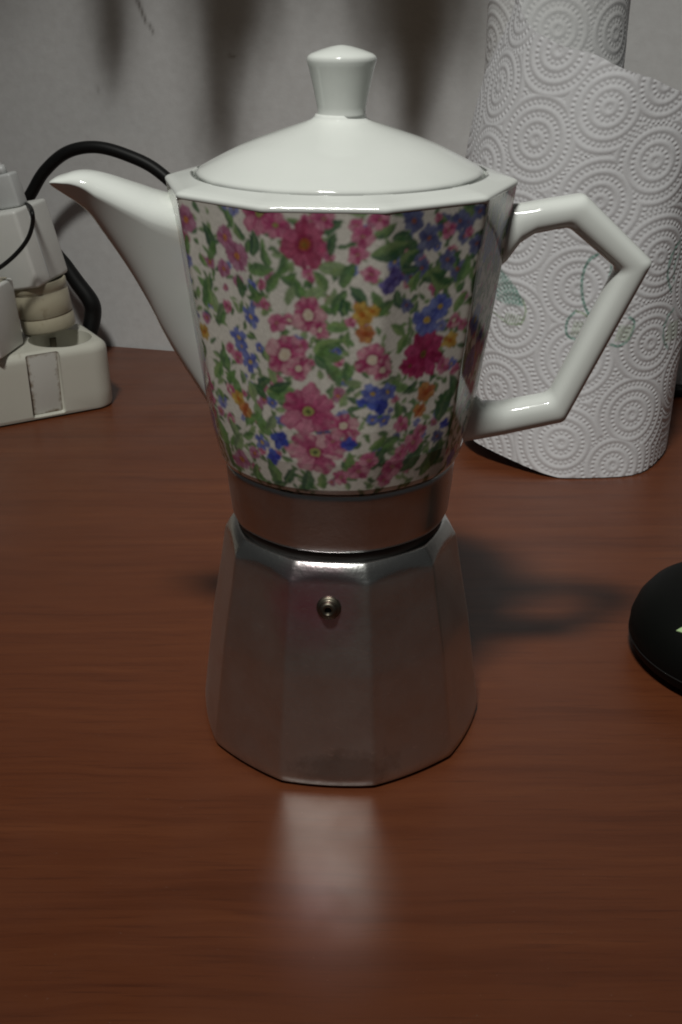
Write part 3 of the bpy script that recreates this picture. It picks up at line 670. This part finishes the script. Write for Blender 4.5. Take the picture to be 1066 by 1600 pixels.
def make_sheet():
    P = catmull([(0.112, 0.3135), (0.090, 0.3110), (0.072, 0.295), (0.0650, 0.268), (0.0735, 0.238), (0.103, 0.2125), (0.135, 0.2055), (0.161, 0.2125), (0.179, 0.235), (0.1850, 0.262), (0.181, 0.290), (0.168, 0.312)], 40)
    L = np.r_[0, np.cumsum(np.hypot(*np.diff(P, axis=0).T))]; st = 0.0004
    s = np.arange(0, L[-1], st); x = np.interp(s, L, P[:, 0]); y = np.interp(s, L, P[:, 1])
    t = np.linspace(0, 1, 560)[:, None]
    zb = np.interp(s, [0, 0.085, 0.12, 0.16, 0.2, L[-1]], [0.016, 0.013, 0.008, 0.0006, 0.0006, 0.006])
    zt = np.interp(s, [0, 0.07, 0.09, 0.12, 0.16, 0.20, 0.25, L[-1]], [0.252, 0.248, 0.2350, 0.2190, 0.2055, 0.194, 0.186, 0.184])
    wave = 0.0008 * np.sin(s * 90) + 0.0005 * np.sin(s * 210 + 1)
    Z = zb + (zt + wave - zb) * t; Sg = np.repeat(s[None], len(t), 0)
    flare = np.clip((Z - 0.14) / 0.09, 0, 1) ** 1.5
    X = x + flare * np.interp(Sg, [0, 0.09, 0.12, 0.3], [0.018, 0.017, 0.011, 0.0085]) + 0.0035 * np.clip((s - 0.19) / 0.06, 0, 1) * Z / 0.2; Y = y + 0 * Z
    # soft buckles of loose paper
    ny, nx = np.gradient(x), -np.gradient(y); q = np.hypot(nx, ny); nx, ny = nx / q, ny / q   # inward or outward normal in plan
    nX, nY = -nx, -ny                                                                       # outward
    s0 = Sg - 0.10; out = np.sign((x - 0.125) * ny * 0 + 1)
    nX, nY = np.gradient(y) / q, -np.gradient(x) / q
    sgn = np.sign(np.median(nX * (x - 0.127) + nY * (y - 0.262))); nX, nY = nX * sgn, nY * sgn
    buckle = 0.0012 * np.sin(Sg * 55 + Z * 18) * np.sin(Z * 16 + 0.6) + 0.0006 * np.sin(Sg * 130 - Z * 40)
    h = emboss(Sg, Z - 0.13 * 0, CENT) + buckle
    V = np.stack([X + nX * h - 0.1095, Y + nY * h - 0.276, Z], -1).reshape(-1, 3)
    C = np.ones(Z.shape + (3,)) * np.array([0.68, 0.68, 0.70])
    rr_ = np.random.default_rng(5)
    def stroke(pts, w, col, a=0.8):
        pts = catmull([(p[0] + (0.010 if p[0] > 0.14 else 0.003), p[1], 0) for p in pts], 8)[:, :2]
        for (a0, b0), (a1, b1) in zip(pts[:-1], pts[1:]):
            m0 = (Sg > min(a0, a1) - 2*w) & (Sg < max(a0, a1) + 2*w) & (Z > min(b0, b1) - 2*w) & (Z < max(b0, b1) + 2*w)
            if not m0.any(): continue
            sx, sz = Sg[m0], Z[m0]; ll = (a1-a0)**2 + (b1-b0)**2 + 1e-12
            tt = np.clip(((sx-a0)*(a1-a0) + (sz-b0)*(b1-b0)) / ll, 0, 1)
            k = np.clip(1.5 - np.hypot(sx-a0-tt*(a1-a0), sz-b0-tt*(b1-b0)) / w, 0, 1)[:, None] * a * 0.75 * (0.7 + 0.3 * np.sin(sx * 2500) * np.sin(sz * 2300))[:, None]
            C[m0] = np.minimum(C[m0], C[m0] * (1 - k) + np.array(col) * k)
    TEAL = (0.10, 0.26, 0.20); SAGE = (0.26, 0.36, 0.20)
    # hatched leaf patch at left
    for i in range(22):
        u = i / 21; s0 = 0.103 + 0.026 * u
        hgt = 0.010 * math.sin(math.pi * min(1, 0.2 + u * 0.8)) + 0.004
        stroke([(s0 - 0.002, 0.1075 - 0.011 * u + hgt * 0.5), (s0 + 0.002, 0.1035 - 0.011 * u - hgt * 0.55)], 0.00055, TEAL, rr_.uniform(0.35, 0.7))
    for i in range(9):
        stroke([(0.102, 0.111 - i * 0.0018), (0.116, 0.106 - i * 0.0018), (0.131, 0.094 - i * 0.0004)], 0.0005, TEAL, 0.45)
    stroke([(0.098, 0.0865), (0.112, 0.0845), (0.124, 0.0800)], 0.0006, SAGE, 0.6)
    stroke([(0.124, 0.0800), (0.131, 0.0815), (0.133, 0.0880), (0.131, 0.0935)], 0.0006, SAGE, 0.6)
    for i in range(7): stroke([(0.121 + i * 0.0016, 0.0805), (0.1225 + i * 0.0016, 0.0855)], 0.0005, SAGE, 0.45)
    # outlined leaves behind the handle
    stroke([(0.1600, 0.1195), (0.1550, 0.1150), (0.1530, 0.1060), (0.1545, 0.0960), (0.1580, 0.0885)], 0.0007, TEAL, 0.9)
    stroke([(0.1620, 0.1205), (0.1665, 0.1150), (0.1660, 0.1070), (0.1625, 0.0980), (0.1580, 0.0885)], 0.0006, TEAL, 0.7)
    stroke([(0.1515, 0.0905), (0.1475, 0.0850), (0.1480, 0.0780), (0.1530, 0.0755)], 0.0007, TEAL, 0.7)
    stroke([(0.1515, 0.0905), (0.1570, 0.0880), (0.1590, 0.0810), (0.1530, 0.0755)], 0.0006, SAGE, 0.6)
    stroke([(0.1780, 0.0880), (0.1815, 0.0850), (0.1800, 0.0770), (0.1750, 0.0730), (0.1700, 0.0740)], 0.0007, TEAL, 0.7)
    for i in range(6): stroke([(0.1725 + i * 0.0013, 0.0755), (0.1745 + i * 0.0013, 0.0835)], 0.0006, SAGE, 0.5)
    for i in range(6): stroke([(0.1500 + i * 0.0013, 0.0775), (0.1515 + i * 0.0013, 0.0850)], 0.0006, SAGE, 0.4)
    # right edge leaf
    stroke([(0.205, 0.124), (0.199, 0.117), (0.198, 0.107), (0.203, 0.098)], 0.0008, TEAL, 0.8)
    stroke([(0.209, 0.120), (0.203, 0.113), (0.204, 0.103)], 0.0007, TEAL, 0.6)
    stroke([(0.207, 0.089), (0.202, 0.084), (0.201, 0.075), (0.206, 0.068)], 0.0007, TEAL, 0.7)
    for i in range(7): stroke([(0.203 + i * 0.0014, 0.072), (0.205 + i * 0.0014, 0.082)], 0.0006, SAGE, 0.5)
    obj('loose_sheet', mesh_np('loose_sheet', V, grid_quads(len(t), len(s), False), True, C.reshape(-1, 3)), PAPER, ROLL)
    # the tight roll inside
    r = 0.0352; nt = 420; z = np.arange(0.0, 0.2521, 0.0006); th = np.linspace(0, 2 * math.pi, nt, endpoint=False)
    SS = np.repeat((th * r)[None], len(z), 0); ZZ = np.repeat(z[:, None], nt, 1)
    g = np.random.default_rng(9); cs = [(i * 0.039 + 0.019 * (j % 2) + g.normal(0, 0.003), j * 0.036 + g.normal(0, 0.003)) for i in range(-1, 8) for j in range(0, 8)]
    h = emboss(SS, ZZ, cs) * 0.9; rr = r + h
    edge = np.minimum(ZZ, 0.2520 - ZZ); rr = rr - 0.0006 * np.exp(-edge / 0.0008)
    V = np.stack([rr * np.cos(th), rr * np.sin(th), ZZ], -1).reshape(-1, 3); Q = grid_quads(len(z), nt, True)
    obj('roll', mesh_np('roll', V, Q, True, np.full((len(V), 3), 0.68)), PAPER, ROLL)
    top = lathe('roll_end', [(0.0345, 0.2516), (0.030, 0.2522), (0.0215, 0.2519), (0.0205, 0.250), (0.0205, 0.15)], 64)
    a = top.color_attributes.new('print', 'FLOAT_COLOR', 'POINT'); a.data.foreach_set('color', np.tile([0.58, 0.57, 0.55, 1.0], len(top.vertices)).astype(np.float32))
    obj('roll_end', top, PAPER, ROLL)
make_sheet()

# ---------------------------------------------------------------- power strip at the left
SA = math.atan2(0.037, 0.061)
STRIP = empty('power_strip', (-0.1380, 0.3200, 0), 'yellowed white power strip with a grimy window, against the wall left of the pot', 'power strip', (0, 0, SA))
LEN, DEP, HT = 0.24, 0.062, 0.0415
def make_strip():
    bm = bmesh.new()
    def rr(x0, x1, y0, y1, r, z, n=8):
        out = []
        for cx, cy, a0 in ((x1 - r, y0 + r, -90), (x1 - r, y1 - r, 0), (x0 + r, y1 - r, 90), (x0 + r, y0 + r, 180)):
            for i in range(n + 1):
                a = R(a0 + 90 * i / n); out.append((cx + r * math.cos(a), cy + r * math.sin(a), z))
        return out
    rings = []
    e = 0.0055
    prof = [(0.0005, 0.0012), (0.0, 0.003), (0.0, 0.012), (0.0006, 0.03)]
    for k in range(7):
        a = R(90 * k / 6); prof.append((0.0008 + e * (1 - math.cos(a)), HT - e + e * math.sin(a)))
    for ins, z in prof:
        rings.append([bm.verts.new(v) for v in rr(-LEN + ins, -ins, ins, DEP - ins, 0.0140 - min(ins, 0.004), z)])
    n = len(rings[0])
    for A, B in zip(rings[:-1], rings[1:]):
        for j in range(n): bm.faces.new((A[j], A[(j+1) % n], B[(j+1) % n], B[j]))
    bm.faces.new(rings[-1]); bm.faces.new(rings[0][::-1])
    bmesh.ops.recalc_face_normals(bm, faces=bm.faces)
    for f in bm.faces: f.smooth = True
    me = bpy.data.meshes.new('casing'); bm.to_mesh(me); bm.free()
    o = obj('casing', me, IVORY, STRIP); o.data.set_sharp_from_angle(angle=R(50))
    bpy.context.view_layer.update()
    Mw = STRIP.matrix_world
    cut = [(lathe('c', [(0, 0.0), (0.0185, 0.0), (0.0198, 0.03), (0, 0.03)], 48), Mw @ Matrix.Translation((-0.0255, 0.024, HT - 0.014))),
           (rbox('c', 0.0205, 0.0075, 0.0385, 0.0018), Mw @ Matrix.Translation((-0.0440, 0.0, 0.0022)))]
    boolean(o, cut); o.data.set_sharp_from_angle(angle=R(45))
    place(obj('window_panel', rbox('window_panel', 0.0185, 0.003, 0.0370, 0.0006), WINDOWM, STRIP), Matrix.Translation((-0.0440, 0.0046, 0.0030)))
    for dx in (-0.0095, 0.0095):
        place(obj('socket_hole', lathe('socket_hole', [(0, 0.0006), (0.0026, 0.0006), (0.0026, 0), (0, 0)], 24), DARK, STRIP), Matrix.Translation((-0.0255 + dx, 0.024, HT - 0.0142)))
    place(obj('earth_clip', rbox('earth_clip', 0.004, 0.0016, 0.010, 0.0004), BRASS, STRIP), Matrix.Translation((-0.0255, 0.0395, HT - 0.0135)))
make_strip()
SM = Matrix.Translation((-0.1380, 0.3200, 0)) @ Matrix.Rotation(SA, 4, 'Z')
# beige adapter standing in the strip, leaning left
ADP = empty('plug_adapter', (0, 0, 0), 'beige round plug adapter standing in the power strip under the grey charger', 'adapter')
AM = SM @ Matrix.Translation((-0.0265, 0.0400, 0.0445)) @ Matrix.Rotation(R(-SA * 57.3), 4, 'Z') @ Matrix.Rotation(R(-8), 4, 'Y')
ADP.matrix_world = AM
obj('housing', lathe('housing', [(0, 0), (0.0160, 0), (0.0166, 0.0012), (0.0166, 0.0085), (0.0160, 0.0092), (0.0166, 0.0099), (0.0167, 0.0235), (0.0160, 0.0242), (0.0168, 0.0249), (0.0168, 0.0295), (0.0160, 0.0302), (0.0152, 0.0296), (0.0150, 0.024), (0, 0.024)], 72), BEIGE, ADP)
obj('seam_ring', lathe('seam_ring', [(0.0150, 0.0090), (0.01632, 0.0089), (0.01632, 0.0096), (0.0150, 0.0095)], 64), m_plain('brown_seam', (0.12, 0.085, 0.045), 0.6), ADP)
# grey charger
CH = empty('phone_charger', (0, 0, 0), 'light grey block charger plugged into the beige adapter', 'charger')
CM = AM @ Matrix.Translation((-0.0045, 0.0, 0.0290)) @ Matrix.Rotation(R(-4), 4, 'Y') @ Matrix.Rotation(R(-20), 4, 'Z')
CH.matrix_world = CM
cb = obj('casing', rbox('casing', 0.036, 0.034, 0.046, 0.0022, 4), GREYP, CH)
obj('port', rbox('port', 0.012, 0.005, 0.0006, 0.0002, off=(-0.004, 0, 0.0458)), DARK, CH)
obj('side_groove', rbox('side_groove', 0.0006, 0.0012, 0.040, 0.0002, off=(0.0180, -0.004, 0.003)), GREYP2, CH)
# usb plug on top
UP = empty('usb_plug', (0, 0, 0), 'grey cable plug standing upright in the top of the charger', 'plug')
UM = CM @ Matrix.Translation((0.0075, -0.002, 0.0462)); UP.matrix_world = UM
obj('grip', rbox('grip', 0.0155, 0.0095, 0.0195, 0.0016, 3, 0.95), GREYP2, UP)
obj('strain_relief', lathe('strain_relief', [(0, 0.019), (0.0030, 0.019), (0.0022, 0.0245), (0, 0.0245)], 24), GREYP2, UP)
# cables
def cable(name, P, r, mat, label, cat='cable', ns=14):
    return tag(obj(name, tube(name, P, r, 12, ns), mat), label, cat)
uo = UM.translation
ut = UM @ Vector((0, 0, 0.024))
cable('pale_wire', [tuple(ut), (ut.x - 0.004, ut.y, ut.z + 0.006), (ut.x - 0.012, ut.y + 0.002, ut.z + 0.016), (ut.x - 0.03, ut.y + 0.004, ut.z + 0.034), (ut.x - 0.06, ut.y, ut.z + 0.05)], 0.0013, WIREW, 'pale wire rising from the plug on the charger')
cable('black_wire', [tuple(ut + Vector((-0.0045, -0.001, -0.002))), (ut.x - 0.009, ut.y - 0.001, ut.z + 0.004), (ut.x - 0.018, ut.y, ut.z + 0.013), (ut.x - 0.04, ut.y, ut.z + 0.028)], 0.0014, CABLE, 'short black wire beside the pale wire at the left edge')
cable('thick_black_cable', [(-0.235, 0.415, 0.028), (-0.2300, 0.428, 0.060), (-0.2215, 0.433, 0.0930), (-0.2082, 0.4305, 0.1105), (-0.1962, 0.4275, 0.1262), (-0.1790, 0.4231, 0.1388), (-0.1588, 0.4180, 0.1427), (-0.1374, 0.4126, 0.1382), (-0.1175, 0.4075, 0.1289), (-0.098, 0.400, 0.110),
      (-0.080, 0.392, 0.075), (-0.062, 0.386, 0.035), (-0.045, 0.381, 0.010), (-0.02, 0.376, 0.0040), (0.05, 0.365, 0.0038), (0.13, 0.352, 0.0038), (0.2205, 0.338, 0.0038), (0.34, 0.312, 0.0045)], 0.0040, CABLE, 'thick black cable arching behind the white spout')
THIN = [(-0.1751, 0.302, 0.129), (-0.1737, 0.302, 0.1227), (-0.1742, 0.302, 0.1156), (-0.1781, 0.302, 0.107), (-0.1857, 0.302, 0.0986), (-0.1959, 0.302, 0.0909), (-0.2077, 0.302, 0.085)]
def sp(x, y, dz): v = CM @ Vector((x, y, dz)); return tuple(v)
cable('thin_cord', [(-0.2003, 0.37, 0.1152), (-0.1849, 0.335, 0.1205)] + THIN[1:] + [(-0.24, 0.30, 0.06)], 0.00125, CABLE, 'thin black cord curving down across the front of the charger')
cable('power_cable', [(-0.2000, 0.4280, 0.085), (-0.1933, 0.4267, 0.0724), (-0.1885, 0.4255, 0.0645), (-0.1815, 0.4237, 0.0533), (-0.1725, 0.4212, 0.040), (-0.1720, 0.4205, 0.030), (-0.1765, 0.4150, 0.014), (-0.184, 0.4100, 0.0046), (-0.22, 0.405, 0.0044)], [0.0026, 0.0036, 0.0048, 0.0054, 0.0058, 0.0060, 0.0056, 0.0046, 0.0044], CABLE, 'thick black power cable bending down to the table behind the strip', 'cable')
# grey plug at the left edge of the strip
PL = empty('square_plug', (0, 0, 0), 'grey square plug in the strip, cut off by the left edge', 'plug')
PL.matrix_world = SM @ Matrix.Translation((-0.0730, 0.020, HT)) @ Matrix.Rotation(R(-SA * 57.3 - 8), 4, 'Z') @ Matrix.Rotation(R(-3), 4, 'Y')
obj('casing', rbox('casing', 0.036, 0.034, 0.040, 0.0016, 3), GREYP, PL)
obj('top_plate', rbox('top_plate', 0.031, 0.029, 0.0012, 0.0004, off=(0, 0, 0.0397)), BEIGE, PL)

# ---------------------------------------------------------------- black case at the right edge
CASE = empty('round_case', (0.1585, 0.0315, 0), 'black rounded case with a pale green mark, cut off by the right edge', 'case')
obj('shell', lathe('shell', [(0, 0.0), (0.034, 0.0), (0.0405, 0.0012), (0.0438, 0.004), (0.0452, 0.008), (0.0450, 0.013), (0.0432, 0.0185), (0.0400, 0.0232), (0.035, 0.0268), (0.0285, 0.0292), (0.021, 0.0305), (0.012, 0.0311), (0, 0.0312)], 96), BLACKP, CASE)
obj('seam', lathe('seam', [(0.044, 0.0078), (0.04532, 0.0078), (0.04532, 0.0084), (0.044, 0.0084)], 96), DARK, CASE)
bm = bmesh.new()
tri = [(-0.0350, -0.0190), (-0.0240, -0.0165), (-0.0255, -0.0290)]
def dome(x, y): return float(np.interp(math.hypot(x, y), [0, 0.012, 0.021, 0.0285, 0.035, 0.040, 0.0432], [0.0312, 0.0311, 0.0305, 0.0292, 0.0268, 0.0232, 0.0185]))
lo = [bm.verts.new((x, y, dome(x, y) - 0.002)) for x, y in tri]; hi = [bm.verts.new((x, y, dome(x, y) + 0.0004)) for x, y in tri]
bm.faces.new(hi); bm.faces.new(lo[::-1])
for i in range(3): bm.faces.new((lo[i], lo[(i+1) % 3], hi[(i+1) % 3], hi[i]))
bmesh.ops.recalc_face_normals(bm, faces=bm.faces)
me = bpy.data.meshes.new('green_mark'); bm.to_mesh(me); bm.free()
obj('green_mark', me, LIME, CASE)
